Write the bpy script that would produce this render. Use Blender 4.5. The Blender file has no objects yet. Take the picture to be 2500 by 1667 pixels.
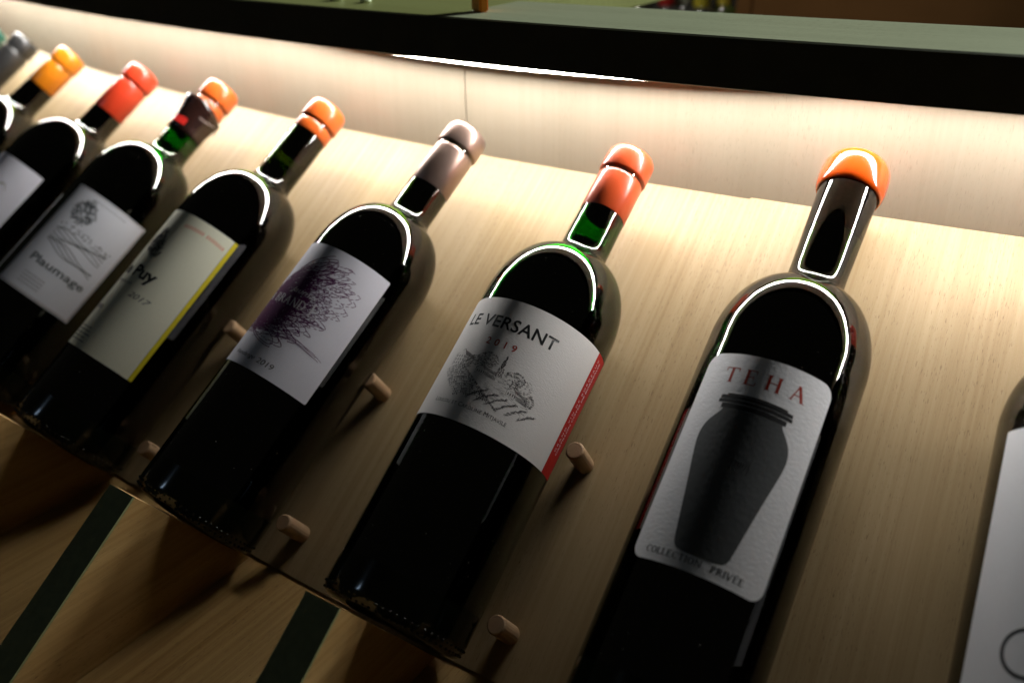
import bpy, bmesh, math, random
from mathutils import Vector, Matrix
random.seed(7)
sin, cos, PI, rad = math.sin, math.cos, math.pi, math.radians
sc = bpy.context.scene
col = sc.collection

# ---------------------------------------------------------------- camera
CAM = Vector((0.2036, -0.2550, 0.3515))
rows = ((0.8431, 0.5374, -0.0207), (-0.2322, 0.3986, 0.8873), (-0.4850, 0.7432, -0.4608))
r_, u_, f_ = [Vector(r).normalized() for r in rows]
camd = bpy.data.cameras.new('camera'); cam = bpy.data.objects.new('camera', camd); col.objects.link(cam)
m = Matrix((r_, u_, -f_)).transposed().to_4x4(); m.translation = CAM
cam.matrix_world = m
camd.sensor_width = 36; camd.lens = 2169.9 / 2500 * 36
camd.clip_start = 0.01; camd.clip_end = 60
camd.dof.use_dof = True; camd.dof.focus_distance = 0.452; camd.dof.aperture_fstop = 5.0
camd.dof.aperture_blades = 9
sc.camera = cam
# ---------------------------------------------------------------- world, exposure, lights
w = bpy.data.worlds.new('World'); sc.world = w; w.use_nodes = True
bg = w.node_tree.nodes['Background']; bg.inputs[0].default_value = (0.85, 0.8, 0.62, 1); bg.inputs[1].default_value = 0.010
sc.view_settings.view_transform = 'Standard'; sc.view_settings.look = 'None'
sc.view_settings.exposure = 0.0; sc.view_settings.gamma = 1.0
sc.cycles.use_denoising = True
sc.cycles.caustics_reflective = False; sc.cycles.caustics_refractive = False
sc.cycles.max_bounces = 14; sc.cycles.transmission_bounces = 12; sc.cycles.diffuse_bounces = 5
sc.cycles.sample_clamp_indirect = 4.0

def area(name, loc, tgt, size, power, color, sy=None):
    l = bpy.data.lights.new(name, 'AREA'); l.energy = power; l.color = color; l.size = size
    if sy: l.shape = 'RECTANGLE'; l.size_y = sy
    o = bpy.data.objects.new(name, l); col.objects.link(o); o.location = loc
    o.rotation_euler = (Vector(tgt) - Vector(loc)).to_track_quat('-Z', 'Y').to_euler()
    return o
area('ceiling_panel_light', (1.6, 3.6, 1.9), (0.1, 0.2, 0.2), 1.0, 290.0, (0.90, 1.0, 0.84))
def spot(name, loc, tgt, power, deg, color, size=0.05):
    l = bpy.data.lights.new(name, 'SPOT'); l.energy = power; l.color = color; l.spot_size = math.radians(deg); l.spot_blend = 0.5; l.shadow_soft_size = size
    o = bpy.data.objects.new(name, l); col.objects.link(o); o.location = loc
    o.rotation_euler = (Vector(tgt) - Vector(loc)).to_track_quat('-Z', 'Y').to_euler()
spot('background_fill_spot', (-0.4, 0.25, 2.2), (-0.15, 1.25, 0.1), 90, 26, (1.0, 0.95, 0.8))  # added fill light that brightens the bottles behind the ledge, not a room lamp
area('ceiling_strip_light', (-1.25, -1.0, 1.25), (0, 0, 0.1), 0.02, 0.42, (0.55, 0.75, 1.0), 0.2)

# ---------------------------------------------------------------- curved counter geometry
K = 0.2957; R = 1 / K; BETA = 0.6197; LP = 0.3078
RO_SEAM = -LP * cos(BETA); Z_SEAM = LP * sin(BETA)
Z_UND, Z_TOP, DS = 0.2556, 0.2805, 0.0654
def pt(q, ro, z):
    a = q * K; rr = R + ro
    return Vector((rr * sin(a), R - rr * cos(a), z))
def pan(q, s, n):
    return pt(q, -s * cos(BETA) + n * sin(BETA), s * sin(BETA) + n * cos(BETA))
def frame(q, s, n):
    """matrix with Z up the slope, -Y out of the panel, X along the counter"""
    a = q * K
    e = Vector((cos(a), sin(a), 0)); out = Vector((sin(a), -cos(a), 0)); z = Vector((0, 0, 1))
    u = -out * cos(BETA) + z * sin(BETA); nn = out * sin(BETA) + z * cos(BETA)
    M = Matrix((e, -nn, u)).transposed().to_4x4(); M.translation = pan(q, s, n)
    return M

# ---------------------------------------------------------------- materials
def nodes(name):
    mt = bpy.data.materials.new(name); mt.use_nodes = True
    nt = mt.node_tree; return mt, nt, nt.nodes, nt.links, nt.nodes['Principled BSDF']
def simple(name, c, rough=0.5, spec=0.5, metal=0.0, coat=0.0, bump=0.0, bscale=300, mottle=0.0, mscale=60):
    mt, nt, N, L, b = nodes(name)
    b.inputs['Base Color'].default_value = (*c, 1); b.inputs['Roughness'].default_value = rough
    b.inputs['Specular IOR Level'].default_value = spec; b.inputs['Metallic'].default_value = metal
    b.inputs['Coat Weight'].default_value = coat; b.inputs['Coat Roughness'].default_value = 0.12
    tc = N.new('ShaderNodeTexCoord')
    if bump:
        n = N.new('ShaderNodeTexNoise'); n.inputs['Scale'].default_value = bscale; n.inputs['Detail'].default_value = 4
        L.new(tc.outputs['Object'], n.inputs['Vector'])
        bp = N.new('ShaderNodeBump'); bp.inputs['Strength'].default_value = bump; bp.inputs['Distance'].default_value = 0.0004
        L.new(n.outputs['Fac'], bp.inputs['Height']); L.new(bp.outputs['Normal'], b.inputs['Normal'])
    if mottle:
        n = N.new('ShaderNodeTexNoise'); n.inputs['Scale'].default_value = mscale; n.inputs['Detail'].default_value = 5
        L.new(tc.outputs['Object'], n.inputs['Vector'])
        mx = N.new('ShaderNodeMix'); mx.data_type = 'RGBA'
        mx.inputs['A'].default_value = (*[x * (1 - mottle) for x in c], 1)
        mx.inputs['B'].default_value = (*[min(1, x * (1 + mottle)) for x in c], 1)
        L.new(n.outputs['Fac'], mx.inputs['Factor']); L.new(mx.outputs['Result'], b.inputs['Base Color'])
    return mt
def wood(name, light, dark, pore=0.5, rough=0.5, streak=1.0, seed=0.0, spots=0.0):
    """grain runs along V of the UV map; UV in metres"""
    mt, nt, N, L, b = nodes(name)
    uv = N.new('ShaderNodeUVMap')
    def noise(sx, sy, detail, dist=0.0, w=0.0):
        mp = N.new('ShaderNodeMapping'); mp.inputs['Scale'].default_value = (sx, sy, 1); mp.inputs['Location'].default_value = (seed + w, w * 1.7, 0)
        L.new(uv.outputs['UV'], mp.inputs['Vector'])
        n = N.new('ShaderNodeTexNoise'); n.inputs['Scale'].default_value = 1; n.inputs['Detail'].default_value = detail
        n.inputs['Roughness'].default_value = 0.6; n.inputs['Distortion'].default_value = dist
        L.new(mp.outputs['Vector'], n.inputs['Vector']); return n.outputs['Fac']
    def ramp(src, p0, p1, a=0.0, b_=1.0):
        r = N.new('ShaderNodeMapRange'); r.inputs['From Min'].default_value = p0; r.inputs['From Max'].default_value = p1
        r.inputs['To Min'].default_value = a; r.inputs['To Max'].default_value = b_
        L.new(src, r.inputs['Value']); return r.outputs['Result']
    def math_(op, a, c):
        k = N.new('ShaderNodeMath'); k.operation = op
        for i, x in enumerate((a, c)):
            if isinstance(x, (int, float)): k.inputs[i].default_value = x
            else: L.new(x, k.inputs[i])
        return k.outputs[0]
    broad = ramp(noise(28, 1.6, 3, 0.6), 0.3, 0.72)
    fine = ramp(noise(330, 5, 4, 0.3, 3.1), 0.35, 0.68)
    pores = ramp(noise(1500, 190, 3, 0.2, 7.7), 0.58, 0.68)
    blot = ramp(noise(9, 5, 3, 0.2, 12.0), 0.3, 0.7)
    f = math_('ADD', math_('MULTIPLY', broad, 0.30 * streak), math_('MULTIPLY', fine, 0.36 * streak))
    f = math_('ADD', f, math_('MULTIPLY', blot, 0.22))
    mx = N.new('ShaderNodeMix'); mx.data_type = 'RGBA'; mx.inputs['A'].default_value = (*light, 1); mx.inputs['B'].default_value = (*dark, 1)
    L.new(f, mx.inputs['Factor'])
    m2 = N.new('ShaderNodeMix'); m2.data_type = 'RGBA'; m2.blend_type = 'MULTIPLY'
    m2.inputs['B'].default_value = (0.42, 0.36, 0.28, 1)
    L.new(math_('MULTIPLY', math_('MULTIPLY', pores, pore), ramp(noise(40, 3, 3, 0, 5), .35, .6)), m2.inputs['Factor']); L.new(mx.outputs['Result'], m2.inputs['A'])
    L.new(m2.outputs['Result'], b.inputs['Base Color'])
    b.inputs['Roughness'].default_value = rough; b.inputs['Specular IOR Level'].default_value = 0.3
    h = math_('SUBTRACT', math_('MULTIPLY', fine, 0.25), math_('MULTIPLY', pores, 0.8))
    if spots:
        sp = noise(900, 620, 2, 0.2, 21.0)
        h = math_('ADD', h, math_('MULTIPLY', ramp(sp, 0.68, 0.74), spots))
    bp = N.new('ShaderNodeBump'); bp.inputs['Strength'].default_value = 0.55; bp.inputs['Distance'].default_value = 0.00018
    L.new(h, bp.inputs['Height']); L.new(bp.outputs['Normal'], b.inputs['Normal'])
    return mt

M = {}
M['oak'] = wood('oak_veneer', (0.41, 0.308, 0.172), (0.245, 0.160, 0.064), 0.75, 0.5, 1.0, 0.0, 1.2)
M['oak_back'] = wood('oak_back', (0.295, 0.25, 0.187), (0.24, 0.198, 0.14), 0.4, 0.5, 0.8, 4.0)
M['oak_shelf'] = wood('oak_shelf', (0.50, 0.335, 0.135), (0.26, 0.145, 0.042), 0.8, 0.5, 1.25, 9.0)
M['oak_peg'] = wood('oak_peg', (0.46, 0.31, 0.18), (0.28, 0.17, 0.09), 0.5, 0.5, 0.6, 2.0)
M['top_wood'] = wood('greyed_top_wood', (0.40, 0.41, 0.31), (0.26, 0.27, 0.19), 0.5, 0.35, 1.1, 6.0)
M['top_olive'] = wood('olive_top_wood', (0.27, 0.28, 0.12), (0.18, 0.18, 0.07), 0.3, 0.35, 1.0, 3.0)
M['edge'] = simple('dark_edge_band', (0.040, 0.038, 0.022), 0.5, 0.3, mottle=0.3, bump=0.15)
M['fin_edge'] = simple('green_black_edge', (0.22, 0.25, 0.12), 0.6, 0.2, mottle=0.3, mscale=200, bump=0.25)
M['cabinet'] = simple('brown_cabinet', (0.20, 0.095, 0.035), 0.5, 0.3, mottle=0.25, mscale=14)
M['floor'] = simple('dark_floor', (0.03, 0.028, 0.02), 0.6, 0.3, mottle=0.3, mscale=3)

M['foot'] = simple('black_glass_foot', (0.004, 0.006, 0.003), 0.12, 0.45)
def glassmat(name, tint, dens):
    mt, nt, N, L, b = nodes(name)
    b.inputs['Base Color'].default_value = (1, 1, 1, 1); b.inputs['Transmission Weight'].default_value = 1
    va = N.new('ShaderNodeVolumeAbsorption'); va.inputs['Color'].default_value = (*tint, 1); va.inputs['Density'].default_value = dens
    L.new(va.outputs[0], N['Material Output'].inputs['Volume'])
    b.inputs['Roughness'].default_value = 0.0; b.inputs['IOR'].default_value = 1.78
    tc = N.new('ShaderNodeTexCoord')
    n = N.new('ShaderNodeTexNoise'); n.inputs['Scale'].default_value = 22; n.inputs['Detail'].default_value = 2
    L.new(tc.outputs['Object'], n.inputs['Vector'])
    bp = N.new('ShaderNodeBump'); bp.inputs['Strength'].default_value = 0.12; bp.inputs['Distance'].default_value = 0.0006
    L.new(n.outputs['Fac'], bp.inputs['Height']); L.new(bp.outputs['Normal'], b.inputs['Normal'])
    # dust specks and smears
    n2 = N.new('ShaderNodeTexNoise'); n2.inputs['Scale'].default_value = 900; n2.inputs['Detail'].default_value = 1
    L.new(tc.outputs['Object'], n2.inputs['Vector'])
    r = N.new('ShaderNodeMapRange'); r.inputs['From Min'].default_value = 0.785; r.inputs['From Max'].default_value = 0.81
    r.inputs['To Max'].default_value = 0.5
    L.new(n2.outputs['Fac'], r.inputs['Value'])
    d = N.new('ShaderNodeBsdfDiffuse'); d.inputs[0].default_value = (.6, .6, .55, 1)
    ms = N.new('ShaderNodeMixShader'); out = N['Material Output']
    L.new(r.outputs['Result'], ms.inputs[0]); L.new(b.outputs[0], ms.inputs[1]); L.new(d.outputs[0], ms.inputs[2])
    L.new(ms.outputs[0], out.inputs['Surface'])
    return mt
M['glass_olive'] = glassmat('olive_glass', (0.70, 0.76, 0.0), 3400)
M['glass_green'] = glassmat('green_glass', (0.0, 0.80, 0.24), 2700)
M['wine'] = simple('red_wine', (0.006, 0.0015, 0.001), 0.12, 0.5)
M['cork'] = simple('cork', (0.10, 0.05, 0.025), 0.8, 0.2, mottle=0.4, mscale=400, bump=0.5)
def paper(name, c, bump=0.35, sc_=900, stretch=(1, 1, 1)):
    mt, nt, N, L, b = nodes(name)
    tc = N.new('ShaderNodeTexCoord'); mp = N.new('ShaderNodeMapping'); mp.inputs['Scale'].default_value = stretch
    L.new(tc.outputs['Object'], mp.inputs['Vector'])
    n = N.new('ShaderNodeTexNoise'); n.inputs['Scale'].default_value = sc_; n.inputs['Detail'].default_value = 3
    L.new(mp.outputs[0], n.inputs['Vector'])
    mx = N.new('ShaderNodeMix'); mx.data_type = 'RGBA'
    mx.inputs['A'].default_value = (*[x * .93 for x in c], 1); mx.inputs['B'].default_value = (*c, 1)
    L.new(n.outputs['Fac'], mx.inputs['Factor']); L.new(mx.outputs['Result'], b.inputs['Base Color'])
    bp = N.new('ShaderNodeBump'); bp.inputs['Strength'].default_value = bump; bp.inputs['Distance'].default_value = 0.0004
    L.new(n.outputs['Fac'], bp.inputs['Height']); L.new(bp.outputs['Normal'], b.inputs['Normal'])
    b.inputs['Roughness'].default_value = 0.65; b.inputs['Specular IOR Level'].default_value = 0.25
    return mt
M['paper_lav'] = paper('lavender_white_paper', (0.78, 0.78, 0.86), 0.12)
M['paper_laid'] = paper('laid_white_paper', (0.84, 0.82, 0.80), 0.3, 700, (1, 1, 3.2))
M['paper_tex'] = paper('felt_white_paper', (0.84, 0.85, 0.87), 0.32, 480, (1, 1, 1.6))
M['paper_cream'] = paper('cream_paper', (0.78, 0.78, 0.62), 0.2)
M['paper_cool'] = paper('cool_paper', (0.74, 0.76, 0.82), 0.15)
M['paper_z'] = paper('plain_white_paper', (0.84, 0.85, 0.87), 0.15)
M['paper_red'] = paper('red_paper', (0.52, 0.02, 0.015), 0.3)
M['ink_black'] = simple('black_ink', (0.012, 0.013, 0.014), 0.6, 0.2)
M['ink_grey'] = simple('grey_ink', (0.05, 0.06, 0.065), 0.6, 0.2)
M['ink_soft'] = simple('pale_grey_ink', (0.22, 0.23, 0.24), 0.6, 0.2)
M['ink_line'] = simple('engraving_ink', (0.085, 0.080, 0.085), 0.6, 0.2)
M['ink_red'] = simple('brick_red_ink', (0.36, 0.03, 0.012), 0.6, 0.2)
M['ink_darkred'] = simple('dark_red_ink', (0.16, 0.015, 0.012), 0.6, 0.2)
M['ink_purple'] = simple('purple_ink', (0.10, 0.010, 0.09), 0.5, 0.3)
M['ink_white'] = simple('white_ink', (0.72, 0.70, 0.74), 0.6, 0.2)
M['ink_orange'] = simple('orange_ink', (0.70, 0.22, 0.12), 0.6, 0.2)
M['ink_yellow'] = simple('yellow_ink', (0.70, 0.58, 0.02), 0.5, 0.3)
M['ink_taupe'] = simple('taupe_ink', (0.32, 0.26, 0.25), 0.5, 0.3)
M['ink_gold'] = simple('gold_ink', (0.22, 0.20, 0.07), 0.4, 0.4)
M['jar_ink'] = simple('jar_print', (0.085, 0.092, 0.094), 0.6, 0.2, mottle=0.30, mscale=30, bump=0.25, bscale=420)
def capsmat(name, c, rough=0.28, metal=0.0, coat=0.3):
    return simple(name, c, rough, 0.5, metal, coat, bump=0.35, bscale=85, mottle=0.14, mscale=45)
M['cap_orange'] = capsmat('orange_wax', (0.52, 0.062, 0.003), 0.12, 0, 0.8)
M['cap_red'] = capsmat('red_orange_foil', (0.56, 0.075, 0.018), 0.3)
M['cap_red2'] = capsmat('scarlet_foil', (0.56, 0.045, 0.015), 0.3)
M['cap_amber'] = capsmat('amber_foil', (0.62, 0.19, 0.008), 0.3)
M['cap_orange2'] = capsmat('orange_foil', (0.58, 0.105, 0.014), 0.3)
M['cap_rose'] = capsmat('rose_grey_foil', (0.30, 0.21, 0.175), 0.33, 0.8, 0.1)
M['cap_black'] = capsmat('black_foil', (0.02, 0.02, 0.02), 0.4)
M['cap_green'] = capsmat('green_foil', (0.01, 0.10, 0.07), 0.35)
def emis(name, c, s):
    mt, nt, N, L, b = nodes(name)
    b.inputs['Base Color'].default_value = (0.8, 0.8, 0.8, 1)
    b.inputs['Emission Color'].default_value = (*c, 1); b.inputs['Emission Strength'].default_value = s
    return mt
M['led'] = emis('led_diffuser', (1.0, 0.975, 0.945), 84.0)
M['alu'] = simple('aluminium_channel', (0.6, 0.6, 0.6), 0.35, 0.5, 0.9)

# ---------------------------------------------------------------- object helpers
def tag(o, label=None, cat=None, group=None, kind=None):
    if label: o['label'] = label
    if cat: o['category'] = cat
    if group: o['group'] = group
    if kind: o['kind'] = kind
    return o
def link(name, me, parent=None, mat=None, smooth=False):
    if mat: me.materials.append(mat)
    o = bpy.data.objects.new(name, me); col.objects.link(o)
    if parent: o.parent = parent
    if smooth:
        for p in me.polygons: p.use_smooth = True
    return o
def mesh(name, verts, faces, mat=None, parent=None, uvs=None, smooth=False):
    me = bpy.data.meshes.new(name); me.from_pydata([tuple(v) for v in verts], [], faces)
    if uvs:
        lay = me.uv_layers.new(name='UVMap')
        for p in me.polygons:
            for li, vi in zip(p.loop_indices, p.vertices): lay.data[li].uv = uvs(p.index, vi)
    me.update()
    return link(name, me, parent, mat, smooth)
def empty(name, Mx=None):
    o = bpy.data.objects.new(name, None); col.objects.link(o); o.empty_display_size = 0.02
    if Mx is not None: o.matrix_world = Mx
    return o
def sweep(name, prof, q0, q1, mat, parent, n=None, closed=True, uvrot=False):
    """profile [(ro, z)...] swept along the counter"""
    n = n or max(2, int((q1 - q0) / 0.03)); k = len(prof); V = []; F = []; UV = {}
    lens = [0]
    for i in range(1, k + 1):
        a, b = prof[i - 1], prof[i % k]; lens.append(lens[-1] + math.hypot(a[0] - b[0], a[1] - b[1]))
    fu = []
    for j in range(n + 1):
        q = q0 + (q1 - q0) * j / n
        for ro, z in prof: V.append(pt(q, ro, z))
    for j in range(n):
        qa = q0 + (q1 - q0) * j / n; qb = q0 + (q1 - q0) * (j + 1) / n
        for i in range(k):
            i2 = (i + 1) % k
            F.append((j * k + i, (j + 1) * k + i, (j + 1) * k + i2, j * k + i2))
            fu.append([(qa, lens[i]), (qb, lens[i]), (qb, lens[i + 1]), (qa, lens[i + 1])])
    F.append(tuple(range(k))); fu.append([(prof[i][1], prof[i][0]) for i in range(k)])
    F.append(tuple(reversed([n * k + i for i in range(k)]))); fu.append([(prof[i][1], prof[i][0]) for i in reversed(range(k))])
    me = bpy.data.meshes.new(name); me.from_pydata([tuple(v) for v in V], [], F)
    lay = me.uv_layers.new(name='UVMap')
    for p in me.polygons:
        for li, c in zip(p.loop_indices, fu[p.index]): lay.data[li].uv = (c[1], c[0]) if uvrot else c
    bm = bmesh.new(); bm.from_mesh(me); bmesh.ops.recalc_face_normals(bm, faces=bm.faces)
    # tiny bevel on long edges
    bm.to_mesh(me); bm.free(); me.update()
    return link(name, me, parent, mat)

# ---------------------------------------------------------------- setting
flo = mesh('floor', [(-9, -6, -0.95), (9, -6, -0.95), (9, 9, -0.95), (-9, 9, -0.95)], [(0, 1, 2, 3)], M['floor'])
tag(flo, kind='structure')

# ---------------------------------------------------------------- the display counter
Q0, Q1 = -1.95, 0.75
counter = empty('display_counter', Matrix.Translation((0, 0, 0)))
tag(counter, 'curved oak display counter with sloping bottle board, glowing back board and dark edged ledge', 'display counter')
def P2(s, n): return (-s * cos(BETA) + n * sin(BETA), s * sin(BETA) + n * cos(BETA))
# sloping boards, joints every 0.6 m
js = [Q0, -1.75, -1.15, 0.05, Q1]
for i in range(len(js) - 1):
    up = 0.0009 if js[i] > 0 else 0.0
    sweep('slanted_board', [P2(0, up), P2(LP + 0.006 , up), P2(LP + 0.006, -0.018), P2(0.0, -0.018)], js[i] + 0.00003, js[i + 1] - 0.00003, M['oak'], counter)
js = [Q0, -1.376, -0.776, -0.176, 0.424, Q1]
for i in range(len(js) - 1):
    sweep('back_board', [(RO_SEAM, Z_SEAM - 0.004), (RO_SEAM, Z_UND + 0.0), (RO_SEAM - 0.018, Z_UND + 0.0), (RO_SEAM - 0.018, Z_SEAM - 0.004)], js[i] + 0.0006, js[i + 1] - 0.0006, M['oak_back'], counter)
# ledge: wooden top, dark front band
def ledge(q0, q1, back, mat='top_wood'):
    fr = RO_SEAM + DS
    sweep('ledge_top', [(fr - 0.0025, Z_UND + 0.003), (fr - 0.0025, Z_TOP), (back, Z_TOP), (back, Z_UND + 0.003)], q0, q1, M[mat], counter, uvrot=True)
FR = RO_SEAM + DS
ledge(-0.139, Q1, -0.2685)
ledge(Q0, -0.1405, -0.62, 'top_olive')
sweep('ledge_edge_band', [(FR - 0.002, Z_UND), (FR, Z_UND + 0.0006), (FR, Z_TOP - 0.0004), (FR - 0.002, Z_TOP + 0.0003)], Q0, Q1, M['edge'], counter)
# underside lining
LR_ = RO_SEAM + 0.021
sweep('ledge_underside', [(LR_ - 0.0075, Z_UND), (LR_ - 0.0075, Z_UND + 0.0027), (-0.2685, Z_UND + 0.0027), (-0.2685, Z_UND)], Q0, Q1, M['oak_back'], counter)
sweep('ledge_underside', [(FR - 0.0025, Z_UND + 0.0002), (FR - 0.0025, Z_UND + 0.0027), (LR_ + 0.0075, Z_UND + 0.0027), (LR_ + 0.0075, Z_UND + 0.0002)], Q0, Q1, M['oak_back'], counter)
# back glass edge of the ledge
# light strip under the ledge
LR = RO_SEAM + 0.021
sweep('light_channel', [(LR - 0.007, Z_UND + 0.0027), (LR + 0.007, Z_UND + 0.0027), (LR + 0.007, Z_UND + 0.0012), (LR - 0.007, Z_UND + 0.0012)], Q0, Q1, M['alu'], counter)
def sag(q):   # the strip has come a little loose round the joint
    t = (q + 0.135) / 0.24; return 0.0078 * max(0.0, 1 - abs(t) ** 2) if abs(t) < 1 else 0.0
V = []; F = []; nL = 240; TL = rad(24); WL = 0.011   # flat diffuser turned outwards, opaque back
ca, sa = cos(TL), sin(TL)
for j in range(nL + 1):
    q = Q0 + (Q1 - Q0) * j / nL; z = Z_UND + 0.0012 - sag(q)
    for a, b in ((0, 0), (1, 0), (1, 1), (0, 1)):   # along the face (down and back), then behind it
        V.append(pt(q, LR + 0.004 - a * WL * ca - b * 0.0022 * sa + b * 0.0006, z - a * WL * sa + b * 0.0018 * ca - 0.0010))
for j in range(nL):
    for i in range(4): F.append((j * 4 + i, j * 4 + (i + 1) % 4, j * 4 + 4 + (i + 1) % 4, j * 4 + 4 + i))
F += [(0, 3, 2, 1), (nL * 4, nL * 4 + 1, nL * 4 + 2, nL * 4 + 3)]
led = mesh('light_strip', V, F, M['led'], counter)
led.data.materials.append(M['alu'])
for p in led.data.polygons: p.material_index = 0 if (p.index < nL * 4 and p.index % 4 in (0, 3)) else 1
tag(led, 'glowing white light strip')
# horizontal shelf below the slope
sweep('lower_shelf', [(-0.003, -0.0015), (0.24, -0.0015), (0.24, -0.02), (-0.003, -0.02)], Q0, Q1, M['oak_shelf'], counter)
sweep('shelf_front', [(0.238, -0.0205), (0.24, -0.75), (0.22, -0.75), (0.22, -0.0205)], Q0, Q1, M['oak_shelf'], counter)

BOT = dict(A=0.1086, B=-0.0230, C=-0.1700, D=-0.3040, E=-0.4419, F=-0.5760, G=-0.7537, H=-0.888, I=-1.015, J=-1.14, K=-1.27, Z=0.250)
LEAN = dict(A=1.3, B=0.9, C=4.3, D=3.1, E=3.06, F=2.98, G=5.5, H=3.5, I=3.0)   # each bottle leans a little, degrees
FINQ = {k: v for k, v in BOT.items()}; FINQ['C'] = -0.1625
# supports that carry each bottle
HF, TF = 0.100, 0.0192
def fin(q):
    """board standing on the shelf, top cut square to the slope"""
    V = []; q0, q1 = q - TF / 2, q + TF / 2
    a, t = P2(-0.002, 0.0), P2(-0.002, HF - 0.0012)
    tz = -0.0012; ln = (t[1] - tz) / sin(BETA)
    b = P2(-0.002 - ln, HF - 0.0012); a = (a[0], max(a[1], tz)) if a[1] > tz else (0.003, tz)
    prof = [a, t, b]
    o = sweep('bottle_support', prof, q0, q1, M['oak_shelf'], counter, n=1)
    lay = o.data.uv_layers[0]
    # edge strip lies on the sloping front as a part of the support
    e0, e1 = P2(-0.0022, HF - 0.0010), P2(-0.002 - ln + 0.003, HF - 0.0010)
    e2, e3 = P2(-0.002 - ln + 0.003, HF + 0.0002), P2(-0.0022, HF + 0.0002)
    sweep('dark_front_strip', [e0, e3, e2, e1], q0 - 0.0001, q1 + 0.0001, M['fin_edge'], o, n=1)
for k in 'ABCDEFGHIJKZ': fin(FINQ[k])
# pegs
def peg(q, s, length=0.021, r=0.0051):
    n = 20; V = []; F = []; Mx = frame(q, s, 0)
    rings = [(0.0, 1.0), (length - 0.0012, 1.0), (length - 0.0004, 0.94), (length, 0.82)]
    for h, k in rings:
        for i in range(n):
            a = 2 * PI * i / n; V.append(Mx @ Vector((r * k * cos(a), -h - 0.0012 * 0, r * k * sin(a))))
    uv = {}
    for j in range(len(rings) - 1):
        for i in range(n): F.append((j * n + i, j * n + (i + 1) % n, (j + 1) * n + (i + 1) % n, (j + 1) * n + i))
    F.append(tuple((len(rings) - 1) * n + i for i in range(n)))
    return mesh('peg', V, F, M['oak_peg'], counter, uvs=lambda f, v: ((v % n) / n * 0.035 + q, (v // n) * 0.006), smooth=False)
for k in 'BCDEFGH':
    q = BOT[k]
    for s in (0.1195, 0.0235):
        peg(q + 0.0425, s); peg(q - 0.0445, s)

# ---------------------------------------------------------------- bottles
RB = 0.0381
def lathe(name, prof, mat, parent, n=72, cap=(True, True)):
    V = []; F = []
    for z, r in prof:
        for i in range(n):
            a = 2 * PI * i / n; V.append((r * sin(a), -r * cos(a), z))
    for j in range(len(prof) - 1):
        for i in range(n):
            i2 = (i + 1) % n
            F.append((j * n + i, j * n + i2, (j + 1) * n + i2, (j + 1) * n + i))
    if cap[0]: F.append(tuple(reversed(range(n))))
    if cap[1]: F.append(tuple((len(prof) - 1) * n + i for i in range(n)))
    o = mesh(name, V, F, mat, parent, smooth=True)
    return o
def spline(pts, sub=4):
    out = []
    for i in range(len(pts) - 1):
        p0 = pts[max(0, i - 1)]; p1 = pts[i]; p2 = pts[i + 1]; p3 = pts[min(len(pts) - 1, i + 2)]
        for j in range(sub):
            t = j / sub
            out.append(tuple(0.5 * (2 * b + (c - a) * t + (2 * a - 5 * b + 4 * c - d) * t * t + (3 * b - 3 * c + d - a) * t ** 3) for a, b, c, d in zip(p0, p1, p2, p3)))
    out.append(pts[-1]); return out
def glass_profile(L=0.300, nb=0.226, rn=0.0130, flare=0.0):
    d = nb - 0.226; rb = rn + 0.0007 - flare
    low = [(0.0, 0.030), (0.0006, 0.0335), (0.0022, 0.0362), (0.0052, 0.0378), (0.009, RB)]
    body = [(0.009 + 0.171 * i / 12 * (1 + d / 0.171), RB) for i in range(1, 12)]
    z1, a_, b_ = 0.1815 + d, 0.0245, 0.0405; T = rad(73)
    arc = [(z1 + b_ * sin(T * i / 22), RB - a_ * (1 - cos(T * i / 22))) for i in range(23)]
    zp, rp = arc[-1]; dz, dr = b_ * cos(T), -a_ * sin(T); L_ = math.hypot(dz, dr); dz /= L_; dr /= L_
    ze = 0.2325 + d + (rn - .013) * .4; P0 = (zp, rp); k = (rp - rb) * 0.85 / abs(dr); P1 = (zp + dz * k, rp + dr * k); P2_ = (P1[0] + 0.0016, rb); P3 = (ze, rb)
    fil = []
    for i in range(1, 13):
        t = i / 12; c = [(1 - t) ** 3, 3 * t * (1 - t) ** 2, 3 * t * t * (1 - t), t ** 3]
        fil.append(tuple(sum(w * p[m] for w, p in zip(c, (P0, P1, P2_, P3))) for m in (0, 1)))
    neck = [(ze + (L - 0.002 - ze) * i / 8, rb + (rn - rb) * i / 8) for i in range(1, 9)]
    return low + [(0.0135, RB), (0.0185, RB), (0.0230, RB)] + body[1:] + arc + fil + neck
def inner(prof, t=0.0028, z0=0.02, z1=1.0):
    o = [(z0, 0.004), (z0 - 0.008, 0.02), (z0 - 0.012, 0.03)]
    for z, r in prof:
        if z > z0 - 0.006 and z < z1: o.append((z, r - t if r > 0.02 else r - t * 0.85))
    return o
def glass_mesh(parent, prof, mat, n=80):
    """outer wall, mouth, inner wall as one closed surface; stippled ring at the foot"""
    inn = inner(prof)
    ring = prof + [(prof[-1][0] + 0.0008, prof[-1][1] - 0.001)] + list(reversed(inn))
    o = lathe('glass', [(0.006, 0.010), (0.002, 0.024)] + ring, mat, parent, n, (True, True))
    bm = bmesh.new(); bm.from_mesh(o.data); bmesh.ops.recalc_face_normals(bm, faces=bm.faces); bm.to_mesh(o.data); bm.free()
    o.data.materials.append(M['foot'])   # thick punt reads black
    for p in o.data.polygons:
        if max(o.data.vertices[v].co.z for v in p.vertices) < 0.0235: p.material_index = 1
    return o
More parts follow.
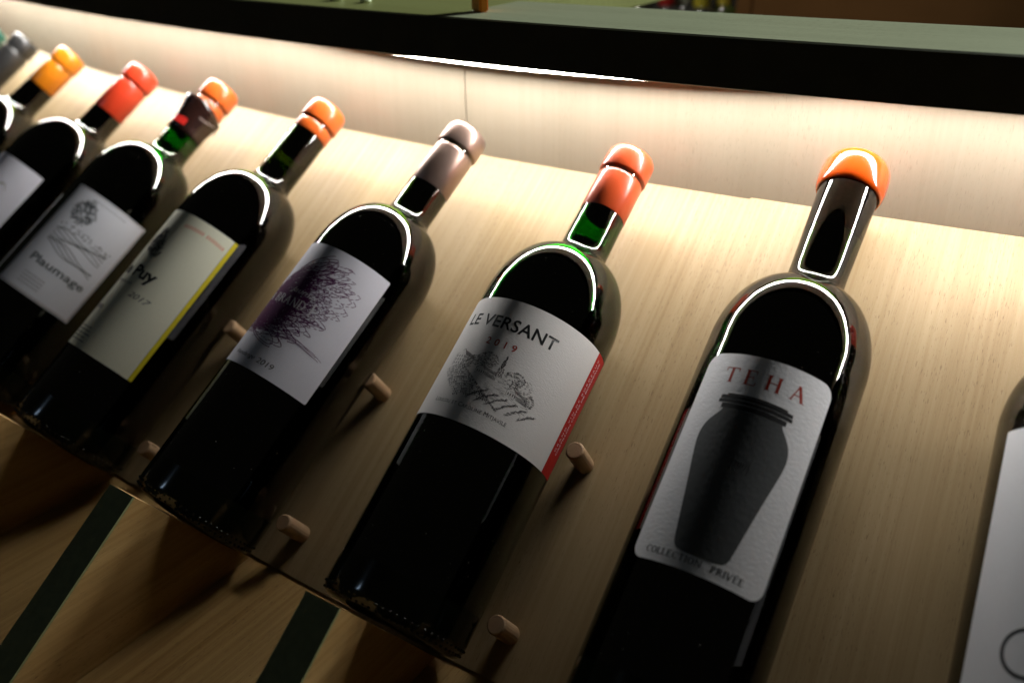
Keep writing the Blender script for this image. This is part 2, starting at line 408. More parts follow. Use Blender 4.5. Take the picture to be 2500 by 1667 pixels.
def stipple(parent, mat):
    V = []; F = []
    for row, z in ((0, 0.0034), (1, 0.0062)):
        for k in range(64):
            a = 2 * PI * (k + row * .5) / 64 + random.uniform(-.01, .01); r = 0.0372 if row == 0 else 0.0380
            c = Vector((r * sin(a), -r * cos(a), z)); e = Vector((cos(a), sin(a), 0)); o = Vector((sin(a), -cos(a), -0.35 if row == 0 else -.1)).normalized(); u = e.cross(o)
            b = len(V); s = 0.0009
            for t in range(6):
                an = t * PI / 3; V.append(c + e * s * cos(an) + u * s * sin(an) - o * 0.0002)
            for t in range(6):
                an = t * PI / 3; V.append(c + (e * cos(an) + u * sin(an)) * s * .55 + o * 0.00045)
            for t in range(6): F.append((b + t, b + (t + 1) % 6, b + 6 + (t + 1) % 6, b + 6 + t))
            F.append(tuple(b + 6 + t for t in range(6)))
    return mesh('stippled_foot_ring', V, F, mat, parent, smooth=True)

EPS = [0]
def wrap(x, z, lift, r=RB):
    a = x / r
    return Vector(((r + lift) * sin(a), -(r + lift) * cos(a), z))
def sheet(name, x0, x1, z0, z1, mat, parent, lift=0.00012, rc=0.0, n=None, skew=None):
    n = n or max(8, int((x1 - x0) / 0.001)); V = []; F = []; thick = 0.00009
    xs = [x0 + (x1 - x0) * i / n for i in range(n + 1)]
    if rc:
        xs = sorted(set([round(x0 + rc * (1 - cos(PI / 2 * i / 8)), 6) for i in range(9)] + [round(x1 - rc * (1 - cos(PI / 2 * i / 8)), 6) for i in range(9)] + [round(x, 6) for x in xs if x0 + rc < x < x1 - rc]))
    for x in xs:
        d = 0
        if rc:
            e = min(x - x0, x1 - x)
            if e < rc: d = rc - math.sqrt(max(0, rc * rc - (rc - e) ** 2))
        V += [wrap(x, z0 + d, lift), wrap(x, z1 - d, lift), wrap(x, z1 - d, lift - thick), wrap(x, z0 + d, lift - thick)]
    k = len(xs)
    for i in range(k - 1):
        a, b = 4 * i, 4 * i + 4
        F += [(a, b, b + 1, a + 1), (a + 1, b + 1, b + 2, a + 2), (a + 3, a, b, b + 3)][:2] + [(b + 3, b, a, a + 3)]
    F += [(0, 1, 2, 3), (4 * k - 1, 4 * k - 2, 4 * k - 3, 4 * k - 4)]
    return mesh(name, V, F, mat, parent)
class Ink:
    """flat printed shapes laid on the label, mm in, wrapped round the bottle"""
    def __init__(s): s.V = []; s.F = []; s.k = 0
    def poly(s, pts, lift=None):
        s.k += 1; l = 0.00015 + (s.k % 40) * 0.0000012 if lift is None else lift
        b = len(s.V)
        for x, z in pts: s.V.append(wrap(x / 1000, z / 1000, l))
        s.F.append(tuple(range(b, b + len(pts))))
    def line(s, pts, w=0.2, taper=False):
        s.k += 1; l = 0.00015 + (s.k % 40) * 0.0000012
        n = len(pts); b = len(s.V)
        for i, (x, z) in enumerate(pts):
            a = pts[max(0, i - 1)]; c = pts[min(n - 1, i + 1)]; dx, dz = c[0] - a[0], c[1] - a[1]; L = math.hypot(dx, dz) or 1
            ww = w / 2 * (1 if not taper else (0.25 + 0.75 * sin(PI * min(1, max(0, (i + .3) / (n - .4))))))
            s.V.append(wrap((x - dz / L * ww) / 1000, (z + dx / L * ww) / 1000, l)); s.V.append(wrap((x + dz / L * ww) / 1000, (z - dx / L * ww) / 1000, l))
        for i in range(n - 1): s.F.append((b + 2 * i, b + 2 * i + 1, b + 2 * i + 3, b + 2 * i + 2))
    def strip(s, xs, lo, hi):
        s.k += 1; l = 0.00015 + (s.k % 40) * 0.0000012; b = len(s.V)
        for x, a, c in zip(xs, lo, hi): s.V += [wrap(x / 1000, a / 1000, l), wrap(x / 1000, c / 1000, l)]
        for i in range(len(xs) - 1): s.F.append((b + 2 * i, b + 2 * i + 2, b + 2 * i + 3, b + 2 * i + 1))
    def build(s, name, mat, parent): return mesh(name, s.V, s.F, mat, parent)
FONT = None
def sans(name, txt, x0, x1, z, h, mat, parent, bold=0.0, shear=0.0, spacing=1.0, vert=False, small=None, lift=0.00018):
    """built-in face as flat print; fitted to width x0..x1 (mm), capital height h (mm)"""
    cu = bpy.data.curves.new('tmp', 'FONT'); cu.body = txt; cu.size = 1; cu.space_character = spacing; cu.shear = shear; cu.offset = bold
    cu.resolution_u = 3
    if small:
        cu.small_caps_scale = small
        for i, ch in enumerate(txt):
            if ch.islower(): cu.body_format[i].use_small_caps = True
    ob = bpy.data.objects.new('tmp', cu); col.objects.link(ob)
    dg = bpy.context.evaluated_depsgraph_get(); me = bpy.data.meshes.new_from_object(ob.evaluated_get(dg))
    bpy.data.objects.remove(ob)
    xs = [v.co.x for v in me.vertices]; a, b = min(xs), max(xs)
    sy = h / 0.69; sx = (x1 - x0) / (b - a)
    bm = bmesh.new(); bm.from_mesh(me)
    bpy.data.meshes.remove(me)
    for v in bm.verts:
        X = x0 + (v.co.x - a) * sx; Y = v.co.y * sy
        v.co = (X, z + Y, 0) if not vert else (z - Y, X, 0)
    lo = min(v.co.x for v in bm.verts); hi = max(v.co.x for v in bm.verts); x = lo + 1.2
    while x < hi:
        bmesh.ops.bisect_plane(bm, geom=bm.verts[:] + bm.edges[:] + bm.faces[:], plane_co=(x, 0, 0), plane_no=(1, 0, 0)); x += 1.2
    for v in bm.verts: v.co = wrap(v.co.x / 1000, v.co.y / 1000, lift)
    me = bpy.data.meshes.new(name); bm.to_mesh(me); bm.free()
    return link(name, me, parent, mat)
def serif(ink, txt, x0, z, h, adv, thick=0.17, thin=0.055, widths=None):
    """roman capitals drawn with thick and thin strokes; returns end x"""
    W = dict(T=.86, E=.76, H=.92, A=.92, C=.85, O=.92, L=.72, I=.36, N=.92, P=.72, R=.84, V=.92, B=.76, D=.92, S=.6)
    x = x0
    def box(a, b, c, d): # letter-space box, split for the curve
        n = max(1, int(abs(c - a) * h / 1.0)); X = [a + (c - a) * i / n for i in range(n + 1)]
        ink.strip([x + t * h for t in X], [z + b * h] * (n + 1), [z + d * h] * (n + 1))
    def bar(p, q, wd):
        (a, b), (c, d) = p, q
        ink.poly([(x + (a - wd / 2) * h, z + b * h), (x + (a + wd / 2) * h, z + b * h), (x + (c + wd / 2) * h, z + d * h), (x + (c - wd / 2) * h, z + d * h)])
    def ser(cx, y, w=.30):
        s = .045 if y < .5 else -.045
        ink.poly([(x + (cx - w / 2) * h, z + y * h), (x + (cx + w / 2) * h, z + y * h), (x + (cx + w * .28) * h, z + (y + s) * h), (x + (cx - w * .28) * h, z + (y + s) * h)])
    def stem(cx, b=True, t=True):
        box(cx - thick / 2, 0, cx + thick / 2, 1)
        if b: ser(cx, 0, thick + .2)
        if t: ser(cx, 1, thick + .2)
    def bowl(cx, cy, rx, ry, a0, a1, th=thick):
        n = 18; out = []; inn = []
        for i in range(n + 1):
            t = a0 + (a1 - a0) * i / n
            k = th * abs(cos(t)) + thin * (1 - abs(cos(t)))
            out.append((cx + rx * cos(t), cy + ry * sin(t))); inn.append((cx + (rx - k) * cos(t), cy + (ry - thin) * sin(t)))
        for i in range(n):
            ink.poly([(x + p[0] * h, z + p[1] * h) for p in (out[i], out[i + 1], inn[i + 1], inn[i])])
    for ch in txt:
        if ch == ' ': x += .5 * h + adv; continue
        e = ch == 'É'; c = 'E' if e else ch; w_ = W[c]
        if c == 'T': stem(.43, t=False); box(0, 1 - thin, .86, 1); bar((.02, .76), (.03, 1), .05); bar((.84, .76), (.83, 1), .05)
        if c == 'E':
            stem(.16); box(.16, 0, .70, thin); box(.16, 1 - thin, .66, 1); box(.16, .5, .52, .5 + thin)
            bar((.72, .24), (.70, 0), .05); bar((.66, .78), (.65, 1), .05); bar((.52, .38), (.52, .66), .045)
            if e: bar((.35, 1.1), (.5, 1.28), .09)
        if c == 'H': stem(.16); stem(.76); box(.2, .49, .72, .49 + thin)
        if c == 'A':
            bar((.10, 0), (.45, 1), thin * 1.4); bar((.80, 0), (.44, 1), thick * 1.15); box(.22, .33, .66, .33 + thin); ser(.10, 0); ser(.82, 0, .36)
        if c == 'V': bar((.44, 0), (.12, 1), thick * 1.1); bar((.46, 0), (.80, 1), thin * 1.4); ser(.12, 1); ser(.80, 1)
        if c == 'N': stem(.14, t=True) if 0 else box(.10, 0, .10 + thin * 1.2, 1); bar((.78, 0), (.12, 1), thick); box(.78, 0, .78 + thin * 1.2, 1); ser(.13, 0); ser(.81, 1); ser(.1, 1, .22)
        if c == 'L': stem(.16); box(.16, 0, .66, thin); bar((.68, .26), (.66, 0), .05)
        if c == 'I': stem(.18)
        if c in 'PRB':
            stem(.16); bowl(.36, .74, .30, .26, -PI / 2, PI / 2); box(.16, .48, .38, .48 + thin); box(.16, 1 - thin, .38, 1)
        if c == 'R': bar((.78, 0), (.40, .5), thick); ser(.8, 0, .2)
        if c == 'B': bowl(.38, .25, .34, .25, -PI / 2, PI / 2); box(.16, 0, .40, thin)
        if c == 'D': stem(.16); bowl(.36, .5, .50, .5, -PI / 2, PI / 2); box(.16, 0, .38, thin); box(.16, 1 - thin, .38, 1)
        if c == 'O': bowl(.46, .5, .44, .52, 0, 2 * PI)
        if c == 'C': bowl(.46, .5, .44, .52, .8, 2 * PI - .8); bar((.80, .72), (.80, .98), .05)
        x += w_ * h + adv
    return x

def capsule(parent, mat, L, s0, rn, bulge=0.018, rt=0.0146, groove=True, dome=0.0015):
    g = L - bulge
    lo = [(s0, rn + 0.0004), (s0 + 0.0004, rn + 0.0007), (g - 0.003, rn + 0.0007), (g - 0.0012, rn + 0.0006)]
    if groove: lo += [(g - 0.0006, rn - 0.0004), (g + 0.0006, rn - 0.0004), (g + 0.0010, rt - 0.0006), (g + 0.0022, rt)]
    else: lo += [(g + 0.002, rt - .0002)]
    hi = [(L - 0.006, rt), (L - 0.003, rt - 0.0003), (L - 0.0012, rt - 0.0014), (L - 0.0004, rt - 0.003), (L, rt - 0.006), (L + dome * .4, 0.003)]
    return lathe('capsule', lo + hi, mat, parent, 56, (False, True))
def bottle(key, label, glass, L=0.2965, nb=0.2238, rn=0.0130, cat='wine bottle', fill=0.232, flare=0.0):
    q = BOT[key]
    t = empty('wine_bottle', frame(q, 0.0, RB + 0.001) @ Matrix.Rotation(rad(LEAN.get(key, 0)), 4, 'Y'))
    tag(t, label, cat, 'wine bottles leaning on the sloping board')
    prof = glass_profile(L, nb, rn, flare)
    glass_mesh(t, prof, M[glass]); stipple(t, M['foot'])
    w_ = [(0.0215, 0.006), (0.0145, 0.022), (0.013, 0.033)] + [(z, r - 0.0031 if r > .02 else r - .0028) for z, r in prof if 0.0145 < z < fill]
    lathe('wine', w_, M['wine'], t, 64)
    lathe('cork', [(L - 0.047, rn - 0.0028), (L - 0.004, rn - 0.0026)], M['cork'], t, 40)
    return t
PR = lambda key: None
DEFAULT_N = 0
# ---- bottle with the jar label
A = bottle('A', 'bottle with a dark jar on its tall white label and short orange wax cap', 'glass_olive', 0.3110, 0.2325, 0.0156, fill=0.290, flare=0.0021)
WO = 0.2905
wx = spline([(0.299, 0.0176), (0.2985, 0.0192), (0.3005, 0.0206), (0.305, 0.0212), (0.311, 0.0211), (0.3165, 0.0203), (0.3205, 0.0178), (0.3228, 0.013), (0.3236, 0.007), (0.3238, 0.0015)], 3)
wx = [(WO + (z - 0.2985) * 0.94, r * 0.835) for z, r in wx]
lathe('wax_cap', wx, M['cap_orange'], A, 56, (False, True))
lab = sheet('label', -0.0285, 0.0335, 0.0683, 0.1693, M['paper_tex'], A, rc=0.0062)
for ch, x in (('T', -15.5), ('E', -6.0), ('H', 3.6), ('A', 14.6)):
    ik = Ink(); serif(ik, ch, x, 154.8, 7.4, 0, .17, .06); ik.build('letter', M['ink_red'], lab)
ik = Ink(); cx = 3.0
body = spline([(142.2, 13.2), (140.2, 14.0), (137.5, 16.3), (133.5, 18.9), (129, 20.1), (124, 20.0), (117, 18.8), (108, 17.0), (98, 15.2), (88, 13.5), (80, 12.1), (77.6, 11.2), (76.2, 9.6), (75.4, 6.5), (75.2, 3), (75.1, .1)], 4)
body.sort()
for (z0, h0), (z1, h1) in zip(body[:-1], body[1:]):
    n = 30
    for i in range(n):
        a, b = -1 + 2 * i / n, -1 + 2 * (i + 1) / n
        ik.poly([(cx + a * h0, z0), (cx + b * h0, z0), (cx + b * h1, z1), (cx + a * h1, z1)], 0.00016)
jd = ik.build('jar_drawing', M['jar_ink'], lab)
bm = bmesh.new(); bm.from_mesh(jd.data); bmesh.ops.remove_doubles(bm, verts=bm.verts, dist=1e-6); bm.to_mesh(jd.data); bm.free()
for p in jd.data.polygons: p.use_smooth = True
ik = Ink()
for z0, z1, hw in ((142.2, 144.6, 14.6), (144.9, 146.6, 16.6), (146.9, 148.6, 16.2), (148.8, 149.5, 13.5)):
    xs = [cx - hw + 2 * hw * i / 24 for i in range(25)]; ar = [1.0 * (1 - ((x - cx) / hw) ** 2) for x in xs]
    ik.strip(xs, [z0 - .3 + a * .4 for a in ar], [z1 - .3 + a * .5 for a in ar])
ik.build('jar_rim_drawing', M['ink_black'], lab)
ik = Ink()
for a, b in (((2, 122), (9.5, 122.6)), ((9.5, 122.6), (9.2, 115)), ((9.2, 115), (1.6, 114.6)), ((1.6, 114.6), (2, 122))): ik.line([a, b], .16)
for k in range(5): ik.line([(3.4 + k * 1.1, 117.2 + .3 * (k % 2)), (3.8 + k * 1.1, 119.6)], .25)
for o in [ik.build('mark_drawing', M['ink_black'], lab)]:
    for v in o.data.vertices: v.co *= 1.0; v.co.x *= 1.0012; v.co.y *= 1.0012
ik = Ink(); serif(ik, 'COLLECTION', -20.5, 71.5, 3.0, .22, .2, .1); serif(ik, 'PRIVÉE', 9.2, 71.5, 3.0, .22, .2, .1); ik.build('lettering', M['ink_grey'], lab)

# ---- bottle with the vineyard engraving
B = bottle('B', 'bottle with a vineyard engraving and red side strip on its white label', 'glass_green', fill=0.238)
capsule(B, M['cap_red'], 0.2965, 0.2515, 0.0130)
lab = sheet('label', -0.053, 0.0570, 0.0980, 0.1683, M['paper_laid'], B)
sans('lettering', 'LE VERSANT', -25.5, 30.0, 151.4, 6.6, M['ink_black'], lab, bold=0.016, spacing=1.04)
sans('year_lettering', '2019', -4.5, 12.8, 141.4, 3.7, M['ink_red'], lab, spacing=1.75, bold=0.012)
sans('name_lettering', 'Loulou et Caroline Mitjavile', -17.2, 25.2, 105.6, 2.3, M['ink_black'], lab, bold=0.0, small=0.8, spacing=1.08)
ik = Ink(); rn_ = random.Random(3)
# vineyard rows, left slope
for k in range(13):
    p0 = (-17.5 + k * .9, 118.5 - k * .55 + 2.5); w0 = 15.5 - k * .15
    pts = []
    for i in range(26):
        t = i / 25; x = -17 + k * 1.15 + t * (14 + k * .9); z = 123.5 - k * 1.05 + 4.6 * sin(t * PI * .62) - t * t * (2.0 + k * .25)
        pts.append((x + rn_.uniform(-.1, .1), z + rn_.uniform(-.12, .12)))
    ik.line(pts, .16)
    for i in range(0, 25):
        if rn_.random() < .5:
            x, z = pts[i]; ik.line([(x, z), (x + .3, z - .75 - rn_.random() * .4)], .22 + .12 * rn_.random())
            if k > 4 and rn_.random() < .35: ik.line([(x + .2, z - .1), (x + .7, z - .8)], .25)
# large foreground rows to the right
for k in range(6):
    x0 = 9 + k * 5.2; z0 = 118 - k * .25
    for j in range(46):
        t = j / 45; x = x0 + 3.6 - t * 8.5 + rn_.uniform(-.5, .5); z = z0 - .2 - t * 7.0 + rn_.uniform(-.5, .5) + .9 * sin(t * 3)
        if z > 110.4: ik.line([(x, z), (x + .55, z + .75), (x + 1.0, z + .4)], .2)
# ground hatching
for k in range(95):
    x = rn_.uniform(6, 33); z = 128 - (x - 6) * .12 - rn_.uniform(0, 12); l = rn_.uniform(1, 3.5)
    ik.line([(x, z), (x + l, z - l * .12)], .09)
ik.line([(2, 127.5), (12, 126), (22, 124.2), (33.5, 121.5)], .2); ik.line([(10, 124.6), (20, 122.8), (31, 119.7)], .16)
# big house on the hill
hx, hz = -11, 126.5
ik.line([(hx - 4.2, hz), (hx - 4.2, hz + 6.4), (hx + .6, hz + 9.6), (hx + 8.4, hz + 6.6)], .22); ik.line([(hx + .6, hz + 9.6), (hx + 3.2, hz + 6.3), (hx + 3.2, hz - .6)], .18)
for j in range(16): ik.line([(hx + 1.0 + j * .48, hz + 9.1 - j * .17), (hx + 3.4 + j * .42, hz + 6.1 - j * .10)], .2)
for r_i in range(3):
    for c_i in range(4):
        x = hx - 3.2 + c_i * 1.9; z = hz + .8 + r_i * 2.0
        ik.line([(x, z), (x, z + 1.2)], .48)
for j in range(60): x = rn_.uniform(hx + 3.4, hx + 9.5); z = rn_.uniform(hz - 1, hz + 5.5); ik.line([(x, z), (x + .5, z + .9)], .22)
# outbuildings
for (bx, bz) in ((4.5, 125.2), (23.5, 120.2)):
    ik.line([(bx - 2.6, bz + 2.4), (bx, bz + 4.6), (bx + 2.2, bz + 2.6)], .24); ik.line([(bx, bz + 4.6), (bx + 7.5, bz + 3.0), (bx + 9.2, bz + .9)], .2)
    for j in range(14): ik.line([(bx + .4 + j * .5, bz + 4.3 - j * .1), (bx + 2.4 + j * .5, bz + 2.5 - j * .12)], .12)
    ik.line([(bx - 2.2, bz + 2.4), (bx - 2.2, bz - .4), (bx + 2.2, bz - .9), (bx + 2.2, bz + 2.4)], .14)
    for j in range(4): ik.line([(bx - 1.2 + j * 1.2, bz + .2), (bx - 1.2 + j * 1.2, bz + 1.5)], .42)
    for j in range(16): ik.line([(bx + 3 + j * .4, bz + 1.6 - j * .08), (bx + 3.2 + j * .4, bz - .4 - j * .05)], .18)
# trees: cloud of short strokes
def crown(cx, cz, rx, rz, n, dark=.7):
    for _ in range(n):
        a = rn_.uniform(0, 2 * PI); r = math.sqrt(rn_.random()); x = cx + rx * r * cos(a); z = cz + rz * r * sin(a)
        if rn_.random() < dark or r > .8: 
            t = rn_.uniform(0, PI); ik.line([(x, z), (x + .35 * cos(t), z + .35 * sin(t)), (x + .65, z + .1)], rn_.uniform(.12, .24))
crown(5.5, 133.0, 5.8, 4.4, 260); crown(-1, 131.0, 3.5, 3.0, 90)
crown(22.2, 128.6, 5.2, 4.0, 200, .5); crown(27.5, 127.4, 4.6, 3.6, 110, .4); crown(33.0, 122.0, 2.4, 3.4, 90, .5)
for j in range(90):
    t = j / 90; wd = 1.7 * (1 - t) ** .7 + .15; x = 14.2 + rn_.uniform(-wd, wd); z = 126.5 + t * 11.2
    ik.line([(x, z), (x + .2, z + .8)], .26)
ik.line([(21.5, 124), (22, 126.5), (21.2, 128)], .3); ik.line([(24, 123.8), (24.2, 127)], .25)
for j, v in enumerate(ik.V):
    x = math.atan2(v.x, -v.y) * RB * 1000; l = math.hypot(v.x, v.y) - RB; ik.V[j] = wrap((-22.6 + (x + 17.5) * 1.045) / 1000, v.z, l)
ik.build('vineyard_drawing', M['ink_line'], lab)
strip_ = sheet('red_strip', 0.0572, 0.0710, 0.0980, 0.1683, M['paper_red'], lab, lift=0.00013)
sans('strip_lettering', 'GRAND VIN DE BORDEAUX', 111, 165.5, 60.8, 1.35, M['ink_white'], lab, vert=True, spacing=1.5, bold=0.003)
sans('strip_lettering', 'CASTILLON CÔTES DE BORDEAUX', 110, 165, 64.0, 1.7, M['ink_white'], lab, vert=True, bold=0.01)
sans('strip_lettering', '75 CL', 100.5, 106.5, 61, 1.2, M['ink_red'], lab, vert=True)

# ---- bottle with the purple scribble
C_ = bottle('C', 'bottle with a purple pen scribble on its white label and a matt rose grey capsule', 'glass_olive', fill=0.258)
capsule(C_, M['cap_rose'], 0.2965, 0.2465, 0.0130)
sans('capsule_lettering', 'LB', 0, 1, 0, 1, M['ink_gold'], C_) if 0 else None
lab = sheet('label', -0.052, 0.0437, 0.0862, 0.1722, M['paper_lav'], C_, rc=0.001)
ik = Ink(); rs = random.Random(11)
def scrib(loops, amp, wd, cxa, cza, cxb, czb, ang0, wob=1.6, fat=0.9, sd=0):
    """one continuous pen line of long narrow loops"""
    r2 = random.Random(sd); pts = []; par = [(r2.uniform(.7, 1.12), r2.uniform(-wob, wob), r2.uniform(-.16, .16), r2.uniform(.5, 1.6)) for _ in range(loops + 2)]
    n = 22
    for i in range(loops * n):
        k = i // n; u = (i % n) / n; a, b = par[k], par[k + 1]; p = [x * (1 - u) + y * u for x, y in zip(a, b)]
        t = i / (loops * n); env = amp * (0.55 + 0.5 * sin(PI * min(1, t * 1.05)))
        d = cos(2 * PI * u) * env * p[0]; o = sin(2 * PI * u) * fat * p[3]; an = rad(ang0) + p[2] - t * .35
        x = cxa + (cxb - cxa) * t + p[1]; z = cza + (czb - cza) * t + p[1] * .4
        pts.append((x - 5.5 + d * cos(an) - o * sin(an), z + d * sin(an) * .8 + o * cos(an)))
    ik.line(pts, wd)
scrib(34, 27, .42, 7, 158, 3, 110, 34, 3.0, 2.6, sd=1)
scrib(26, 31, .38, 8, 158, 5, 113, 26, 3.6, 3.2, sd=2)
scrib(26, 24, .42, 4, 160, 8, 116, 44, 3.0, 2.8, sd=12)
scrib(20, 25, .42, 8, 138, 0, 106, 6, 3.0, 2.4, sd=13)
scrib(44, 19, .50, 0, 153, -2, 112, 32, 2.2, 2.0, sd=8)
scrib(34, 15, .52, -2, 152, -6, 112, 38, fat=1.8, sd=3)
scrib(34, 15, .42, -5, 150, -8, 112, 24, fat=1.8, sd=4)
scrib(30, 14, .52, 2, 147, 0, 117, 10, fat=1.8, sd=5)
scrib(34, 16, .38, -14, 142, -14, 108, 20, sd=7)
scrib(20, 9, .4, 6, 143, 7, 125, -60, sd=9)
for k in range(7):
    x = rs.uniform(-30, -8); z = rs.uniform(103, 110); ik.line([(x + j * 2.2, z + j * 1.1 + rs.uniform(-.15, .15) - .04 * j * j) for j in range(int(rs.uniform(12, 24)))], .22)
ik.line([(10 + j * 1.5, 113.5 - j * .22) for j in range(18)], .22); ik.line([(10 + j * 1.45, 112.6 - j * .16) for j in range(18)], .2)
ik.build('scribble_drawing', M['ink_purple'], lab)
ik = Ink(); xe = serif(ik, 'LA BRAND', -28.5, 129.2, 5.6, .5, .17, .08); serif(ik, 'E', 14.4, 128.3, 8.0, 0, .15, .06)
o = ik.build('lettering', M['ink_white'], lab)
for v in o.data.vertices: v.co.x *= 1.004; v.co.y *= 1.004
sans('script_lettering', 'Jaumat', -6, 15.5, 138.0, 3.2, M['ink_white'], lab, shear=0.35, lift=0.00036)
sans('script_lettering', 'Vendange', -14, 3.6, 92.0, 2.6, M['ink_black'], lab, shear=0.4)
sans('year_lettering', '2019', 5.6, 17.2, 91.6, 3.3, M['ink_black'], lab, bold=-0.004, shear=.12)

# ---- bottle with the cream label and yellow edge
D = bottle('D', 'bottle with a cream label edged in yellow and a short bright orange capsule', 'glass_olive', fill=0.240)
capsule(D, M['cap_orange2'], 0.2965, 0.2690, 0.0130)
lab = sheet('label', -0.036, 0.0412, 0.0555, 0.1665, M['paper_cream'], D)
sheet('yellow_edge', 0.0414, 0.0441, 0.0555, 0.1665, M['ink_yellow'], lab)
sans('name_lettering', 'le Puy', -18, 16.8, 113.0, 8.2, M['ink_black'], lab, bold=0.035)
sans('year_lettering', '2017', 6.5, 24, 99.5, 3.8, M['ink_grey'], lab, shear=.3)
ik = Ink(); rn_ = random.Random(5)
def crest(cx, cz, r, n=150):
    for i in range(n):
        a = rn_.uniform(0, 2 * PI); q = math.sqrt(rn_.random()) * r; x, z = cx + q * cos(a), cz + q * .9 * sin(a)
        t = rn_.uniform(0, 2 * PI); ik.line([(x, z), (x + .8 * cos(t), z + .8 * sin(t)), (x + 1.3 * cos(t + .8), z + 1.3 * sin(t + .8))], rn_.uniform(.3, .6))
crest(-5, 139, 8.5, 330); crest(-5, 147, 4.6, 110); crest(0, 134, 6, 110)
ik.build('crest_drawing', M['ink_black'], lab)
ik = Ink()
for j in range(5):
    x = -24
    while x < 0:
        l = rn_.uniform(1, 3); ik.line([(x, 70 - j * 2.5), (x + l, 70 - j * 2.5)], .7); x += l + .6
x = -14
while x < 2: ik.line([(x, 106), (x + 1, 108)], .5); x += 1.4
x = -18
while x < -6: ik.line([(x, 84), (x + .8, 87)], .7); x += 1.5
tag(ik.build('small_print', M['ink_grey'], lab), kind='stuff')
ik = Ink(); x = 8.0
while x < 38:
    if not 22 < x < 24.5: ik.line([(x, 157.5 - (x - 23) ** 2 * .004), (x + .2, 160.0 - (x - 23) ** 2 * .004)], .75)
    x += 1.75
ik.build('orange_print', M['ink_orange'], lab)

# ---- bottle with the landscape label and neck tag
E_ = bottle('E', 'bottle with a framed grey landscape label and a dark tag hung round its neck', 'glass_green', fill=0.236)
capsule(E_, M['cap_orange2'], 0.2965, 0.2600, 0.0130)
lab = sheet('label', 0.0030, 0.0655, 0.0725, 0.1615, M['paper_cool'], E_)
ik = Ink()
for a in (1.2,):
    X0, X1, Z0, Z1 = 3 + a, 65.5 - a, 72.5 + a, 161.5 - a
    ik.line([(X0, Z0), (X0, Z1)], .5); ik.line([(X1, Z1), (X1, Z0)], .9)
    ik.line([(X0 + (X1 - X0) * i / 20, Z1) for i in range(21)], .5); ik.line([(X0 + (X1 - X0) * i / 20, Z0) for i in range(21)], .6)
ik.build('frame_line', M['ink_taupe'], lab)
sans('name_lettering', 'Plaumage', 14, 58, 96.0, 6.0, M['ink_grey'], lab, bold=0.015)
ik = Ink(); crest(23, 144, 10, 300); crest(23, 152, 4, 60)
for k in range(9):
    ik.line([(14 + i * 2.0, 125.5 - k * 1.5 + 1.6 * sin(i * .35 + k) - i * .35 * (k > 4)) for i in range(22)], .55)
for k in range(70): x = rn_.uniform(14, 58); z = 128 + rn_.uniform(-1, 4) - abs(x - 30) * .08; ik.line([(x, z), (x + .9, z + .8)], .5)
ik.build('landscape_drawing', M['ink_grey'], lab)
ik = Ink()
for j in range(4):
    x = 18
    while x < 34: ik.line([(x, 87 - j * 2.6), (x + 1.6, 87 - j * 2.6)], .6); x += 2.2
x = 24
while x < 50: ik.line([(x, 155.8), (x + .3, 157.6)], .5); x += 1.9
tag(ik.build('small_print', M['ink_soft'], lab), kind='stuff')
# tag round the neck: an own thing hung on the bottle
tg = empty('neck_tag', E_.matrix_world.copy()); tag(tg, 'small dark folded tag hung round the neck of the bottle with the landscape label', 'tag')
V = []; F = []; n = 40; m_ = 9
for j in range(m_):
    t = j / (m_ - 1)
    for i in range(n + 1):
        a = rad(-125 + 250 * i / n) ; rr = 0.0152 + 0.004 * t ** 2 + 0.0016 * sin(a * 2 + 1) * t
        V.append((rr * sin(a), -rr * cos(a), 0.243 + t * (0.024 + 0.006 * cos(a - .4))))
for j in range(m_ - 1):
    for i in range(n): F.append((j * (n + 1) + i, j * (n + 1) + i + 1, (j + 1) * (n + 1) + i + 1, (j + 1) * (n + 1) + i))
M['tag'] = simple('dark_brown_card', (0.022, 0.008, 0.006), 0.25, 0.5, coat=0.5)
M['tag_red'] = simple('red_glare', (0.5, 0.02, 0.015), 0.3, 0.5)  # red glare on the card, painted as a coloured patch
o = mesh('card', V, F, M['tag'], tg, smooth=True); sm = o.modifiers.new('thick', 'SOLIDIFY'); sm.thickness = 0.0006
V = []; F = []
for i in range(13):
    a = rad(-5 + 46 * i / 12); 
    for z, w_ in ((0.2475, 0), (0.2525, 1)): V.append((0.0162 * sin(a), -0.0162 * cos(a), z + .002 * sin(i / 12 * PI) * w_))
for i in range(12): F.append((2 * i, 2 * i + 2, 2 * i + 3, 2 * i + 1))
mesh('red_glare', V, F, M['tag_red'], tg)
ik = []
cv = bpy.data.curves.new('string', 'CURVE'); cv.dimensions = '3D'; cv.bevel_depth = 0.0005
sp = cv.splines.new('POLY'); P_ = [(0.0162 * sin(rad(a)), -0.0162 * cos(rad(a)), 0.264 - 0.004 * abs(sin(rad(a * 1.5)))) for a in range(-170, 180, 10)]
sp.points.add(len(P_) - 1)
for i, p in enumerate(P_): sp.points[i].co = (*p, 1)
tmp = bpy.data.objects.new('tmp', cv); col.objects.link(tmp)
me = bpy.data.meshes.new_from_object(tmp.evaluated_get(bpy.context.evaluated_depsgraph_get())); bpy.data.objects.remove(tmp); me.materials.clear()
link('string', me, tg, M['ink_taupe'])

